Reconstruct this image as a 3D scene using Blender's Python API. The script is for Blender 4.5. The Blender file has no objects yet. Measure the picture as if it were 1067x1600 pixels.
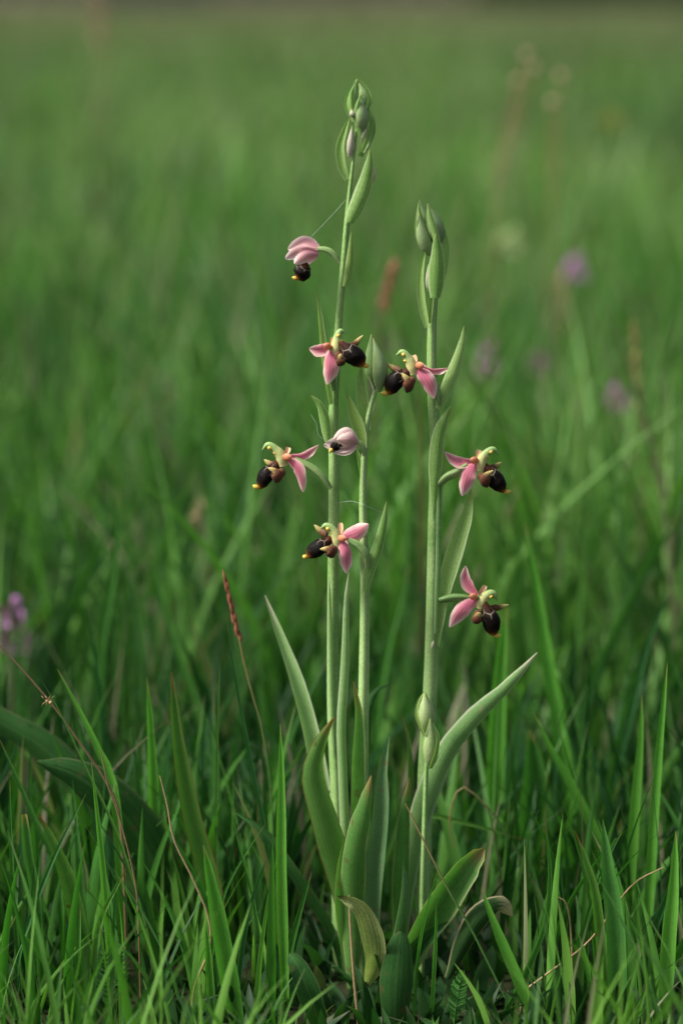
import bpy, math, random
import numpy as np
from mathutils import Vector, Matrix

random.seed(7)
rng = np.random.default_rng(11)
R = math.radians
scene = bpy.context.scene
C = scene.collection

# ------------------------------------------------------------------ camera
FPX = 80 / 36 * 1600                       # focal length in photo pixels
PITCH = math.atan(798 / FPX)
CAM = Vector((0.0, -1.05, 0.4643))
FWD = Vector((0, math.cos(PITCH), -math.sin(PITCH)))
UPV = Vector((0, math.sin(PITCH), math.cos(PITCH)))
cam = bpy.data.cameras.new('camera')
cam.sensor_fit = 'VERTICAL'; cam.sensor_height = 36; cam.sensor_width = 24; cam.lens = 80
cam.clip_start = 0.02; cam.clip_end = 1000
cam.dof.use_dof = True; cam.dof.focus_distance = 1.06; cam.dof.aperture_fstop = 3.7
cam_o = bpy.data.objects.new('camera', cam); C.objects.link(cam_o)
cam_o.location = CAM; cam_o.rotation_euler = (math.pi / 2 - PITCH, 0, 0)
scene.camera = cam_o

# ------------------------------------------------------------------ sky, sun, exposure
SUN_EL, SUN_AZ = 50, 255                   # azimuth clockwise from +Y (north): high on the left, a little to the front
w = bpy.data.worlds.new('World'); scene.world = w; w.use_nodes = True
nt = w.node_tree; bg = nt.nodes['Background']
sky = nt.nodes.new('ShaderNodeTexSky'); sky.sky_type = 'NISHITA'; sky.sun_disc = False
sky.sun_elevation = R(SUN_EL); sky.sun_rotation = R(SUN_AZ); sky.dust_density = 4; sky.ozone_density = 1
hs = nt.nodes.new('ShaderNodeHueSaturation'); hs.inputs['Saturation'].default_value = 0.6
nt.links.new(sky.outputs[0], hs.inputs['Color']); nt.links.new(hs.outputs[0], bg.inputs[0])
bg.inputs[1].default_value = 0.072
sl = bpy.data.lights.new('sun', 'SUN'); sl.energy = 3.2; sl.angle = R(18); sl.color = (1, 0.96, 0.9)
so = bpy.data.objects.new('sun', sl); C.objects.link(so)
sd = Vector((math.sin(R(SUN_AZ)) * math.cos(R(SUN_EL)), math.cos(R(SUN_AZ)) * math.cos(R(SUN_EL)), math.sin(R(SUN_EL))))
so.rotation_euler = (-sd).to_track_quat('-Z', 'Y').to_euler()
vs = scene.view_settings
vs.view_transform = 'Standard'; vs.look = 'None'; vs.exposure = 1.0; vs.gamma = 1; vs.use_curve_mapping = False
scene.render.resolution_x = 682; scene.render.resolution_y = 1024

# ------------------------------------------------------------------ helpers
def at(px, py, Y):
    d = FWD + Vector((1, 0, 0)) * ((px - 533.5) / FPX) + UPV * ((800 - py) / FPX)
    return CAM + d * ((Y - CAM.y) / d.y)
def mpp(Y):                                # metres per photo pixel around depth Y
    return (Y - CAM.y) * 1.02 / FPX
MM = mpp(0.0)

def catmull(pts, n):
    P = [Vector(p) for p in pts]
    if len(P) == 2: P = [P[0], (P[0] + P[1]) / 2, P[1]]
    P = [P[0] * 2 - P[1]] + P + [P[-1] * 2 - P[-2]]
    L = [0]
    for i in range(1, len(P) - 2): L.append(L[-1] + (P[i + 1] - P[i]).length)
    out = []
    for k in range(n):
        s = L[-1] * k / (n - 1); i = 0
        while i < len(L) - 2 and s > L[i + 1]: i += 1
        t = (s - L[i]) / max(1e-9, L[i + 1] - L[i])
        a, b, c, d = P[i], P[i + 1], P[i + 2], P[i + 3]
        out.append(0.5 * ((2 * b) + (c - a) * t + (2 * a - 5 * b + 4 * c - d) * t * t + (3 * b - a - 3 * c + d) * t ** 3))
    return out
def interp(tab, x):
    for (x0, y0), (x1, y1) in zip(tab, tab[1:]):
        if x <= x1: 
            t = (x - x0) / (x1 - x0); t = t * t * (3 - 2 * t) * .5 + t * .5
            return y0 + (y1 - y0) * t
    return tab[-1][1]
def even(vals): return [(i / (len(vals) - 1), v) for i, v in enumerate(vals)]

PROF = {
 'grass': [(0, .7), (.3, 1), (.6, .88), (.85, .5), (1, .03)],
 'strap': [(0, .75), (.2, 1), (.7, .95), (.9, .6), (1, .06)],
 'lance': [(0, .35), (.25, .8), (.5, 1), (.75, .8), (.9, .45), (1, .05)],
 'bract': [(0, .6), (.2, .95), (.45, 1), (.75, .66), (.92, .32), (1, .05)],
 'broad': [(0, .3), (.3, .8), (.6, 1), (.85, .78), (.95, .48), (1, .08)],
 'sepal': [(0, .35), (.2, .78), (.45, 1), (.7, .84), (.88, .48), (1, .08)],
 'sheath': [(0, .12), (.2, .5), (.45, .95), (.6, 1), (.8, .8), (.93, .4), (1, .05)],
 'hood': [(0, .45), (.25, .9), (.5, 1), (.75, .8), (.9, .5), (1, .12)],
 'blunt': [(0, .5), (.3, .9), (.6, 1), (.9, .95), (1, .6)],
}
class MB:
    def __init__(s): s.v = []; s.f = []; s.uv = []
    def grid(s, rows, uvrows, wrap=False):
        b = len(s.v); nc = len(rows[0])
        for r, u in zip(rows, uvrows): s.v += [tuple(p) for p in r]; s.uv += u
        for i in range(len(rows) - 1):
            for j in range(nc - 1): s.f.append((b + i * nc + j, b + i * nc + j + 1, b + (i + 1) * nc + j + 1, b + (i + 1) * nc + j))
    def ribbon(s, pts, width, prof='grass', fold=.25, twist=0, n=14, nc=5, vfold=False, wave=0, ref=(0, -1, 0), curl=0):
        """pts run base to tip; width metres; fold lifts the edges towards ref; twist in degrees (start, end)"""
        P = catmull(pts, n); tab = PROF[prof]; V0 = Vector(ref)
        tw = twist if isinstance(twist, tuple) else (twist, twist)
        rows, uvs = [], []; ph = random.random() * 6; ph2 = random.random() * 6
        for i in range(n):
            T = (P[min(n - 1, i + 1)] - P[max(0, i - 1)]).normalized(); t = i / (n - 1)
            S = T.cross(V0)
            if S.length < 1e-3: S = Vector((1, 0, 0))
            S.normalize(); N = S.cross(T)
            if N.dot(V0) < 0: N = -N
            q = Matrix.Rotation(R(tw[0] + (tw[1] - tw[0]) * t), 3, T); S = q @ S; N = q @ N
            hw = interp(tab, t) * width / 2; r, u = [], []
            for j in range(nc):
                a = -1 + 2 * j / (nc - 1)
                lift = (abs(a) if vfold else a * a) * fold * hw
                lift += wave * hw * math.sin(t * 9 + ph + (2 if a > 0 else 0)) * a * a
                lift += curl * hw * a * math.sin(t * 3 + ph2)
                r.append(P[i] + S * (a * hw * (1 - .12 * abs(fold) * a * a)) + N * lift); u.append((j / (nc - 1), t))
            rows.append(r); uvs.append(u)
        s.grid(rows, uvs); return s
    def tube(s, pts, radii, n=14, m=10, sq=1.0, ref=(0, -1, 0), ridge=0, k=5, bump=0):
        """radii metres, evenly spread; sq squashes along ref"""
        P = catmull(pts, n); tab = even(radii) if not isinstance(radii[0], tuple) else radii
        V0 = Vector(ref); rows, uvs = [], []; ph = random.random() * 6
        for i in range(n):
            T = (P[min(n - 1, i + 1)] - P[max(0, i - 1)]).normalized(); t = i / (n - 1)
            S = T.cross(V0)
            if S.length < 1e-3: S = T.cross(Vector((1, 0, 0)))
            S.normalize(); N = S.cross(T); rr = interp(tab, t); r, u = [], []
            for j in range(m + 1):
                a = 2 * math.pi * j / m
                q = rr * (1 + ridge * math.cos(k * a)) * (1 + bump * math.sin(7 * t + 2 * math.cos(a) + ph))
                r.append(P[i] + S * (math.cos(a) * q) + N * (math.sin(a) * q * sq)); u.append((j / m, t))
            rows.append(r); uvs.append(u)
        s.grid(rows, uvs); return s
    def build(s, name, mat, parent=None, base=None):
        root = parent
        while root is not None and root.parent is not None: root = root.parent
        off = Vector((0, 0, 0))
        if root is not None: off = Vector(root['_b']) if '_b' in root else root.location
        elif base is not None: off = base
        me = bpy.data.meshes.new(name)
        me.from_pydata([(x - off.x, y - off.y, z - off.z) for x, y, z in s.v], [], s.f)
        uv = me.uv_layers.new(name='UVMap')
        li = np.empty(len(me.loops), dtype=np.int32); me.loops.foreach_get('vertex_index', li)
        uv.data.foreach_set('uv', np.array(s.uv, dtype=np.float32)[li].ravel())
        me.polygons.foreach_set('use_smooth', [True] * len(me.polygons))
        me.materials.append(mat); me.update()
        o = bpy.data.objects.new(name, me); C.objects.link(o)
        if parent is not None: o.parent = parent
        elif base is not None: o.location = base
        return o
def tag(o, label, cat, group=None, kind=None):
    if label: o['label'] = label
    if cat: o['category'] = cat
    if group: o['group'] = group
    if kind: o['kind'] = kind
    return o
def thing(name, label, cat, loc, group=None):
    o = bpy.data.objects.new(name, None); o.empty_display_size = 0.01; C.objects.link(o); o.location = loc
    return tag(o, label, cat, group)

# ------------------------------------------------------------------ materials
def nodes(name):
    m = bpy.data.materials.new(name); m.use_nodes = True; t = m.node_tree; t.nodes.clear()
    return m, t, (lambda k, **kw: mk(t, k, kw)), t.links.new
def mk(t, k, kw):
    n = t.nodes.new('ShaderNode' + k)
    for a, b in kw.items(): setattr(n, a, b)
    return n
def ramp(N, stops, mode='LINEAR'):
    r = N('ValToRGB'); cr = r.color_ramp; cr.interpolation = mode
    while len(cr.elements) < len(stops): cr.elements.new(.5)
    for e, (p, c) in zip(cr.elements, stops): e.position = p; e.color = (*c, 1) if len(c) == 3 else c
    return r
def finish(m, t, N, L, col, rough=.5, spec=.3, trans=.3, bump=None, bstr=.2, bdist=.0004, tcol=None, sheen=0):
    p = N('BsdfPrincipled'); out = N('OutputMaterial')
    p.inputs['Roughness'].default_value = rough; p.inputs['Specular IOR Level'].default_value = spec
    if sheen: p.inputs['Sheen Weight'].default_value = sheen; p.inputs['Sheen Roughness'].default_value = .4
    L(col, p.inputs['Base Color'])
    if bump is not None:
        b = N('Bump'); b.inputs['Strength'].default_value = bstr; b.inputs['Distance'].default_value = bdist
        L(bump, b.inputs['Height']); L(b.outputs[0], p.inputs['Normal'])
    if trans:
        tr = N('BsdfTranslucent'); mx = N('MixShader'); mx.inputs[0].default_value = trans
        if tcol:
            mc = N('MixRGB', blend_type='MULTIPLY'); mc.inputs[0].default_value = 1; mc.inputs[2].default_value = (*tcol, 1)
            L(col, mc.inputs[1]); L(mc.outputs[0], tr.inputs[0])
        else: L(col, tr.inputs[0])
        L(p.outputs[0], mx.inputs[1]); L(tr.outputs[0], mx.inputs[2]); L(mx.outputs[0], out.inputs[0])
    else: L(p.outputs[0], out.inputs[0])
    return m
def uvsep(N, L):
    uv = N('UVMap'); s = N('SeparateXYZ'); L(uv.outputs[0], s.inputs[0]); return uv, s
def math_(N, L, op, a, b=None, clamp=False):
    n = N('Math', operation=op, use_clamp=clamp)
    for i, x in enumerate((a, b)):
        if x is None: continue
        if isinstance(x, (int, float)): n.inputs[i].default_value = x
        else: L(x, n.inputs[i])
    return n.outputs[0]

def leaf_mat(name, dark, light, tip=None, tipstart=.8, vein=14, rough=.45, spec=.35, trans=.3, edge=None, edgew=.1, vs_=.35, blot=None, mid=None, sheen=0):
    """parallel-veined blade: base colours by noise, veins along the length, optional dry tip, edge line and blotches"""
    m, t, N, L = nodes(name); uv, s = uvsep(N, L); U, V = s.outputs[0], s.outputs[1]
    oi = N('ObjectInfo'); tc = N('TexCoord')
    nz = N('TexNoise'); nz.inputs['Scale'].default_value = 60; nz.inputs['Detail'].default_value = 4; L(tc.outputs['Object'], nz.inputs['Vector'])
    mp = N('Mapping'); mp.inputs['Scale'].default_value = (vein * 2.2, 1.6, 1); L(uv.outputs[0], mp.inputs[0])
    st = N('TexNoise'); st.inputs['Scale'].default_value = 1; st.inputs['Detail'].default_value = 3; L(mp.outputs[0], st.inputs['Vector'])
    wv = math_(N, L, 'SINE', math_(N, L, 'ADD', math_(N, L, 'MULTIPLY', U, vein * 6.283), math_(N, L, 'MULTIPLY', nz.outputs[0], 5)))
    fac = math_(N, L, 'ADD', math_(N, L, 'MULTIPLY', nz.outputs[0], .55), math_(N, L, 'MULTIPLY', st.outputs[0], .55))
    fn = N('TexNoise'); fn.inputs['Scale'].default_value = 900; fn.inputs['Detail'].default_value = 3; L(tc.outputs['Object'], fn.inputs['Vector'])
    fac = math_(N, L, 'ADD', fac, math_(N, L, 'MULTIPLY', math_(N, L, 'SUBTRACT', fn.outputs[0], .5), .55))
    fac = math_(N, L, 'ADD', fac, math_(N, L, 'MULTIPLY', wv, .03 * vs_ / .35))
    fac = math_(N, L, 'ADD', fac, math_(N, L, 'MULTIPLY', math_(N, L, 'SUBTRACT', oi.outputs['Random'], .5), .35))
    r = ramp(N, [(.25, dark), (.8, light)]); L(fac, r.inputs[0]); col = r.outputs[0]
    def mix(col, fac, c):
        x = N('MixRGB'); L(fac, x.inputs[0]); L(col, x.inputs[1]); x.inputs[2].default_value = (*c, 1); return x.outputs[0]
    d = math_(N, L, 'ABSOLUTE', math_(N, L, 'SUBTRACT', U, .5))
    if mid:
        col = mix(col, math_(N, L, 'MULTIPLY', math_(N, L, 'SUBTRACT', 1, math_(N, L, 'MULTIPLY', d, 14), True), .8), mid)
    if blot:
        bn = N('TexNoise'); bn.inputs['Scale'].default_value = 170; bn.inputs['Detail'].default_value = 5; L(tc.outputs['Object'], bn.inputs['Vector'])
        col = mix(col, math_(N, L, 'MULTIPLY', math_(N, L, 'SUBTRACT', bn.outputs[0], .62), 9, True), blot)
    if edge:
        e = math_(N, L, 'SUBTRACT', math_(N, L, 'ADD', d, math_(N, L, 'MULTIPLY', nz.outputs[0], .05)), .5 - edgew)
        col = mix(col, math_(N, L, 'MULTIPLY', e, 1.2 / edgew, True), edge)
    if tip:
        e = math_(N, L, 'ADD', V, math_(N, L, 'MULTIPLY', math_(N, L, 'SUBTRACT', st.outputs[0], .5), .25))
        col = mix(col, math_(N, L, 'MULTIPLY', math_(N, L, 'SUBTRACT', e, tipstart), 1 / max(.03, (1 - tipstart) * .7), True), tip)
    bh = math_(N, L, 'ADD', math_(N, L, 'ADD', math_(N, L, 'MULTIPLY', wv, .45), math_(N, L, 'MULTIPLY', fn.outputs[0], 3)), math_(N, L, 'MULTIPLY', st.outputs[0], 2))
    return finish(m, t, N, L, col, rough, spec, trans, bh, .22, .0002, (.85, 1.1, .5), sheen=sheen)

M = {}
M['stem'] = leaf_mat('orchid_stem_green', (.15, .31, .07), (.45, .60, .26), vein=5, rough=.5, trans=0.0, spec=.25, sheen=.06)
M['bract'] = leaf_mat('orchid_bract_green', (.15, .32, .065), (.37, .54, .18), vein=5, trans=.35, edge=(.48, .58, .32), edgew=.09, tip=(.32, .42, .12), tipstart=.9)
M['bract_y'] = leaf_mat('orchid_bract_yellowgreen', (.21, .36, .08), (.36, .48, .15), vein=5, trans=.4, edge=(.36, .46, .24), edgew=.07)
M['bud'] = leaf_mat('orchid_bud_green', (.15, .27, .08), (.32, .43, .19), vein=4, trans=.12, tip=(.42, .47, .15), tipstart=.9)
M['budE'] = leaf_mat('orchid_bud_pale_green', (.26, .38, .13), (.50, .56, .30), vein=3, trans=.15, tip=(.40, .5, .15), tipstart=.85)
M['budpale'] = leaf_mat('orchid_bud_pale', (.34, .38, .22), (.58, .52, .42), vein=3, trans=.15, tip=(.40, .47, .15), tipstart=.85)
M['budpink'] = leaf_mat('orchid_bud_pink', (.66, .40, .40), (.80, .58, .56), vein=3, trans=.2)
M['leaf'] = leaf_mat('orchid_leaf', (.07, .20, .04), (.16, .34, .08), vein=9, trans=.35, blot=(.16, .14, .05), edge=(.30, .36, .16), edgew=.04, tip=(.30, .22, .08), tipstart=.9)
M['leaf_pale'] = leaf_mat('orchid_leaf_pale', (.13, .30, .08), (.30, .47, .18), vein=8, trans=.25, blot=(.34, .36, .18), edge=(.5, .56, .36), edgew=.09, tip=(.6, .58, .42), tipstart=.93, rough=.38)
M['leaf_blue'] = leaf_mat('orchid_leaf_glaucous', (.09, .20, .075), (.20, .33, .16), vein=9, trans=.25, blot=(.2, .2, .1), rough=.4)
M['leaf_brown'] = leaf_mat('orchid_leaf_scorched_edge', (.06, .17, .03), (.13, .27, .06), vein=9, trans=.3, edge=(.14, .10, .03), edgew=.02, tip=(.30, .20, .06), tipstart=.92, blot=(.12, .07, .02))
M['leaf_dark'] = leaf_mat('broad_leaf_dark', (.018, .075, .016), (.045, .135, .03), vein=6, rough=.6, spec=.18, trans=.25, blot=(.10, .09, .03), edge=(.09, .13, .05), edgew=.02, mid=(.06, .15, .04))
M['leaf_wither'] = leaf_mat('withered_striped_leaf', (.22, .30, .09), (.66, .60, .32), vein=6, trans=.3, vs_=.8, tip=(.05, .02, .01), tipstart=.95)
M['leaf_paletip'] = leaf_mat('old_leaf_pale_tip', (.018, .06, .014), (.045, .11, .03), vein=7, rough=.65, spec=.15, trans=.2, tip=(.55, .46, .26), tipstart=.8, edge=(.4, .36, .2), edgew=.06)
M['g_mid'] = leaf_mat('grass_blade_green', (.04, .15, .022), (.085, .25, .045), vein=5, trans=.4, tip=(.30, .26, .08), tipstart=.95)
M['g_grey'] = leaf_mat('grass_blade_grey_green', (.06, .20, .04), (.12, .33, .07), vein=5, trans=.35)
M['g_bright'] = leaf_mat('grass_blade_bright', (.075, .27, .032), (.16, .42, .06), vein=5, trans=.45, tip=(.33, .36, .10), tipstart=.95)
M['g_dark'] = leaf_mat('grass_blade_dark', (.022, .10, .028), (.05, .17, .045), vein=4, trans=.35, tip=(.16, .20, .07), tipstart=.93)
M['g_red'] = leaf_mat('grass_blade_red_tip', (.07, .20, .025), (.14, .31, .055), vein=5, trans=.4, tip=(.22, .07, .02), tipstart=.92, blot=(.10, .05, .02))
M['g_brown'] = leaf_mat('grass_blade_black_tip', (.06, .17, .03), (.12, .25, .05), vein=3, trans=.3, tip=(.035, .02, .012), tipstart=.9)
M['g_edge'] = leaf_mat('grass_blade_brown_edge', (.06, .17, .022), (.12, .27, .05), vein=5, trans=.35, edge=(.15, .09, .035), edgew=.04, tip=(.3, .14, .05), tipstart=.95)
M['dry'] = leaf_mat('dry_straw', (.26, .17, .07), (.48, .36, .19), vein=3, trans=.2)
M['dry_brown'] = leaf_mat('dry_brown_stalk', (.14, .09, .045), (.28, .19, .10), vein=3, trans=.1)
M['dry_to_green'] = leaf_mat('stalk_tan_tip_green_base', (.06, .15, .03), (.10, .22, .05), vein=3, trans=.1, tip=(.34, .22, .10), tipstart=.5)
M['seed_red'] = leaf_mat('red_seed_head', (.22, .07, .04), (.42, .17, .10), vein=3, trans=.15)
M['seed_tan'] = leaf_mat('tan_seed_head', (.26, .17, .09), (.46, .33, .20), vein=3, trans=.15)
M['seed_pale'] = leaf_mat('pale_tan_seed_head', (.42, .28, .17), (.62, .46, .30), vein=3, trans=.2)
M['seed_ochre'] = leaf_mat('ochre_seed_head', (.20, .15, .05), (.36, .28, .11), vein=3, trans=.15)
M['yarrow'] = leaf_mat('feathery_leaf_green', (.05, .17, .03), (.10, .28, .06), vein=2, trans=.3)
M['purple'] = leaf_mat('purple_floret', (.40, .13, .42), (.62, .30, .62), vein=3, trans=.3)
M['magenta'] = leaf_mat('magenta_floret', (.30, .07, .24), (.48, .17, .42), vein=3, trans=.3)
M['yellowpetal'] = leaf_mat('yellow_petal', (.30, .32, .06), (.45, .44, .12), vein=3, trans=.3)

def sepal_mat(name, a, b, vein):
    m, t, N, L = nodes(name); uv, s = uvsep(N, L); U, V = s.outputs[0], s.outputs[1]
    d = math_(N, L, 'ABSOLUTE', math_(N, L, 'SUBTRACT', U, .5))
    mp = N('Mapping'); mp.inputs['Scale'].default_value = (18, 1.6, 1); L(uv.outputs[0], mp.inputs[0])
    st = N('TexNoise'); st.inputs['Scale'].default_value = 1; st.inputs['Detail'].default_value = 3; L(mp.outputs[0], st.inputs['Vector'])
    f = math_(N, L, 'ADD', math_(N, L, 'MULTIPLY', d, 1.35), math_(N, L, 'MULTIPLY', math_(N, L, 'POWER', V, 3), .5))
    f = math_(N, L, 'ADD', f, math_(N, L, 'MULTIPLY', math_(N, L, 'SUBTRACT', st.outputs[0], .5), .5))
    r = ramp(N, [(.28, a), (.74, b)]); L(f, r.inputs[0])
    w1 = math_(N, L, 'SUBTRACT', 1, math_(N, L, 'MULTIPLY', d, 13), True)
    d2 = math_(N, L, 'ABSOLUTE', math_(N, L, 'SUBTRACT', d, .2))
    w2 = math_(N, L, 'MULTIPLY', math_(N, L, 'SUBTRACT', 1, math_(N, L, 'MULTIPLY', d2, 18), True), .55)
    ln = math_(N, L, 'MULTIPLY', math_(N, L, 'MAXIMUM', w1, w2), .85)
    ln = math_(N, L, 'MULTIPLY', ln, math_(N, L, 'SUBTRACT', 1.15, math_(N, L, 'MULTIPLY', math_(N, L, 'ABSOLUTE', math_(N, L, 'SUBTRACT', V, .6)), 1.6), True))
    x = N('MixRGB'); L(ln, x.inputs[0]); L(r.outputs[0], x.inputs[1]); x.inputs[2].default_value = (*vein, 1)
    return finish(m, t, N, L, x.outputs[0], .5, .25, .42, st.outputs[0], .5, .0004)
M['sepal'] = sepal_mat('pink_sepal', (.78, .20, .32), (.92, .68, .60), (.30, .18, .12))
M['sepal_pale'] = sepal_mat('pale_pink_sepal', (.70, .42, .45), (.82, .68, .60), (.36, .36, .17))
M['sepal_mid'] = sepal_mat('soft_pink_sepal', (.74, .34, .42), (.90, .74, .68), (.40, .34, .16))

def two_tone(name, stops, rough=.45, spec=.3, trans=0, sheen=0, nscale=900, namp=.18, bs=.3):
    m, t, N, L = nodes(name); uv, s = uvsep(N, L); tc = N('TexCoord')
    nz = N('TexNoise'); nz.inputs['Scale'].default_value = nscale; nz.inputs['Detail'].default_value = 3; L(tc.outputs['Object'], nz.inputs['Vector'])
    f = math_(N, L, 'ADD', s.outputs[1], math_(N, L, 'MULTIPLY', math_(N, L, 'SUBTRACT', nz.outputs[0], .5), namp * 2))
    r = ramp(N, stops); L(f, r.inputs[0])
    return finish(m, t, N, L, r.outputs[0], rough, spec, trans, nz.outputs[0], bs, .0004, sheen=sheen)
M['column'] = two_tone('column_cream_to_green', [(0, (.66, .60, .26)), (.4, (.60, .60, .24)), (.62, (.30, .44, .15)), (1, (.30, .46, .16))], trans=.1)
M['anther'] = two_tone('yellow_anther', [(0, (.75, .58, .12)), (1, (.78, .50, .08))])
M['petal'] = two_tone('orange_petal', [(0, (.82, .25, .13)), (1, (.80, .38, .22))], trans=.25)
M['petal_y'] = two_tone('peach_petal', [(0, (.80, .34, .18)), (1, (.82, .55, .32))], trans=.25)
M['lobe'] = two_tone('brown_side_lobe', [(0, (.05, .016, .008)), (.35, (.10, .030, .014)), (.62, (.12, .045, .018)), (.78, (.34, .26, .08)), (1, (.55, .48, .18))], rough=.7, sheen=.12)
M['horn'] = two_tone('lobe_tip_olive', [(0, (.09, .032, .013)), (.45, (.13, .06, .02)), (.7, (.36, .30, .09)), (1, (.55, .50, .20))], rough=.6)
M['append'] = two_tone('yellow_lip_tip', [(0, (.60, .34, .05)), (1, (.72, .56, .10))])
def lip_mat():
    m, t, N, L = nodes('dark_velvet_lip'); uv, s = uvsep(N, L); U, V = s.outputs[0], s.outputs[1]; tc = N('TexCoord')
    nz = N('TexNoise'); nz.inputs['Scale'].default_value = 700; L(tc.outputs['Object'], nz.inputs['Vector'])
    vo = N('TexVoronoi', feature='DISTANCE_TO_EDGE'); mp = N('Mapping'); mp.inputs['Scale'].default_value = (5, 4.2, 1); mp.inputs['Location'].default_value = (.3, .2, 0)
    L(uv.outputs[0], mp.inputs[0]); L(mp.outputs[0], vo.inputs['Vector']); vo.inputs['Scale'].default_value = 1
    line = math_(N, L, 'SUBTRACT', 1, math_(N, L, 'MULTIPLY', vo.outputs['Distance'], 15), True)
    msk = math_(N, L, 'MULTIPLY', math_(N, L, 'MULTIPLY', math_(N, L, 'SUBTRACT', V, .12), 12, True), math_(N, L, 'MULTIPLY', math_(N, L, 'SUBTRACT', .52, V), 9, True))
    base = ramp(N, [(0, (.07, .02, .008)), (.2, (.03, .009, .004)), (.34, (.014, .005, .003)), (.46, (.004, .0025, .002)), (.78, (.005, .003, .002)), (.87, (.06, .02, .007)), (.94, (.28, .12, .03)), (1, (.45, .25, .06))])
    L(math_(N, L, 'ADD', V, math_(N, L, 'MULTIPLY', math_(N, L, 'SUBTRACT', nz.outputs[0], .5), .12)), base.inputs[0])
    x = N('MixRGB'); L(math_(N, L, 'MULTIPLY', math_(N, L, 'MULTIPLY', line, msk), .6), x.inputs[0]); L(base.outputs[0], x.inputs[1]); x.inputs[2].default_value = (.42, .36, .27, 1)
    return finish(m, t, N, L, x.outputs[0], .62, .10, 0, nz.outputs[0], .7, .0005)
M['lip'] = lip_mat()
def plain(name, col, rough=.5, em=0):
    m, t, N, L = nodes(name); n = N('TexNoise'); n.inputs['Scale'].default_value = 500
    r = ramp(N, [(.3, tuple(c * .75 for c in col)), (.7, col)]); L(n.outputs[0], r.inputs[0])
    return finish(m, t, N, L, r.outputs[0], rough, .3, 0)
M['silk'] = plain('spider_silk', (.75, .78, .75), .3)
M['spider'] = plain('tan_spider', (.42, .28, .13))
M['egg'] = plain('cream_egg', (.72, .68, .45))

def mass_mat(name, stops, tan=(.24, .20, .14)):
    m, t, N, L = nodes(name)
    a = N('Attribute', attribute_name='rnd'); d = N('Attribute', attribute_name='dry'); tt = N('Attribute', attribute_name='along')
    tc = N('TexCoord'); nz = N('TexNoise'); nz.inputs['Scale'].default_value = 1.6; nz.inputs['Detail'].default_value = 2; L(tc.outputs['Object'], nz.inputs['Vector'])
    n2 = N('TexNoise'); n2.inputs['Scale'].default_value = .45; n2.inputs['Detail'].default_value = 3; L(tc.outputs['Object'], n2.inputs['Vector'])
    f = math_(N, L, 'ADD', math_(N, L, 'MULTIPLY', a.outputs['Fac'], .85), math_(N, L, 'MULTIPLY', math_(N, L, 'SUBTRACT', nz.outputs[0], .48), 1.5))
    f = math_(N, L, 'ADD', f, math_(N, L, 'MULTIPLY', math_(N, L, 'SUBTRACT', n2.outputs[0], .47), 2.3))
    r = ramp(N, stops); L(f, r.inputs[0])
    x = N('MixRGB'); L(d.outputs['Fac'], x.inputs[0]); L(r.outputs[0], x.inputs[1]); x.inputs[2].default_value = (*tan, 1)
    return finish(m, t, N, L, x.outputs[0], .5, .22, .4, tcol=(.85, 1.15, .45))
M['mass'] = mass_mat('meadow_grass', [(.0, (.028, .09, .024)), (.28, (.058, .165, .034)), (.55, (.10, .25, .046)), (.82, (.155, .33, .065)), (1, (.23, .36, .12))])
M['near'] = mass_mat('near_grass', [(.0, (.016, .07, .018)), (.35, (.040, .13, .024)), (.65, (.08, .22, .034)), (1, (.16, .35, .055))])
M['tall'] = mass_mat('tall_grass', [(.0, (.035, .14, .025)), (.5, (.075, .24, .035)), (1, (.15, .37, .06))])
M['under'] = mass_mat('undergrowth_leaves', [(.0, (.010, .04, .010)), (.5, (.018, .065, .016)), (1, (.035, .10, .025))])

def ground_mat():
    m, t, N, L = nodes('meadow_soil'); tc = N('TexCoord')
    n1 = N('TexNoise'); n1.inputs['Scale'].default_value = 40; n1.inputs['Detail'].default_value = 8; L(tc.outputs['Object'], n1.inputs['Vector'])
    n2 = N('TexNoise'); n2.inputs['Scale'].default_value = .35; n2.inputs['Detail'].default_value = 4; L(tc.outputs['Object'], n2.inputs['Vector'])
    a = ramp(N, [(.3, (.008, .006, .004)), (.55, (.020, .015, .009)), (.75, (.02, .03, .010))]); L(n1.outputs[0], a.inputs[0])
    b = ramp(N, [(.3, (.025, .05, .015)), (.7, (.05, .07, .025))]); L(n2.outputs[0], b.inputs[0])
    x = N('MixRGB'); x.inputs[0].default_value = .35; L(a.outputs[0], x.inputs[1]); L(b.outputs[0], x.inputs[2])
    return finish(m, t, N, L, x.outputs[0], .9, .1, 0, n1.outputs[0], .6, .01)
M['ground'] = ground_mat()

# ------------------------------------------------------------------ ground
def make_ground():
    mb = MB(); n = 60
    xs = [math.copysign(abs(i / 30) ** 3 * 300, i) for i in range(-30, 31)]
    ys = [-4 + (j / n) ** 3 * 420 for j in range(n + 1)]
    rows = [[(x, y, -0.004 + 0.004 * math.sin(x * 19 + y * 7) * math.sin(y * 23) - (0 if y < 3 else .0)) for x in xs] for y in ys]
    mb.grid(rows, [[(i / 60, j / n) for i in range(61)] for j in range(n + 1)])
    o = mb.build('ground', M['ground']); o['kind'] = 'structure'
make_ground()

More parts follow.
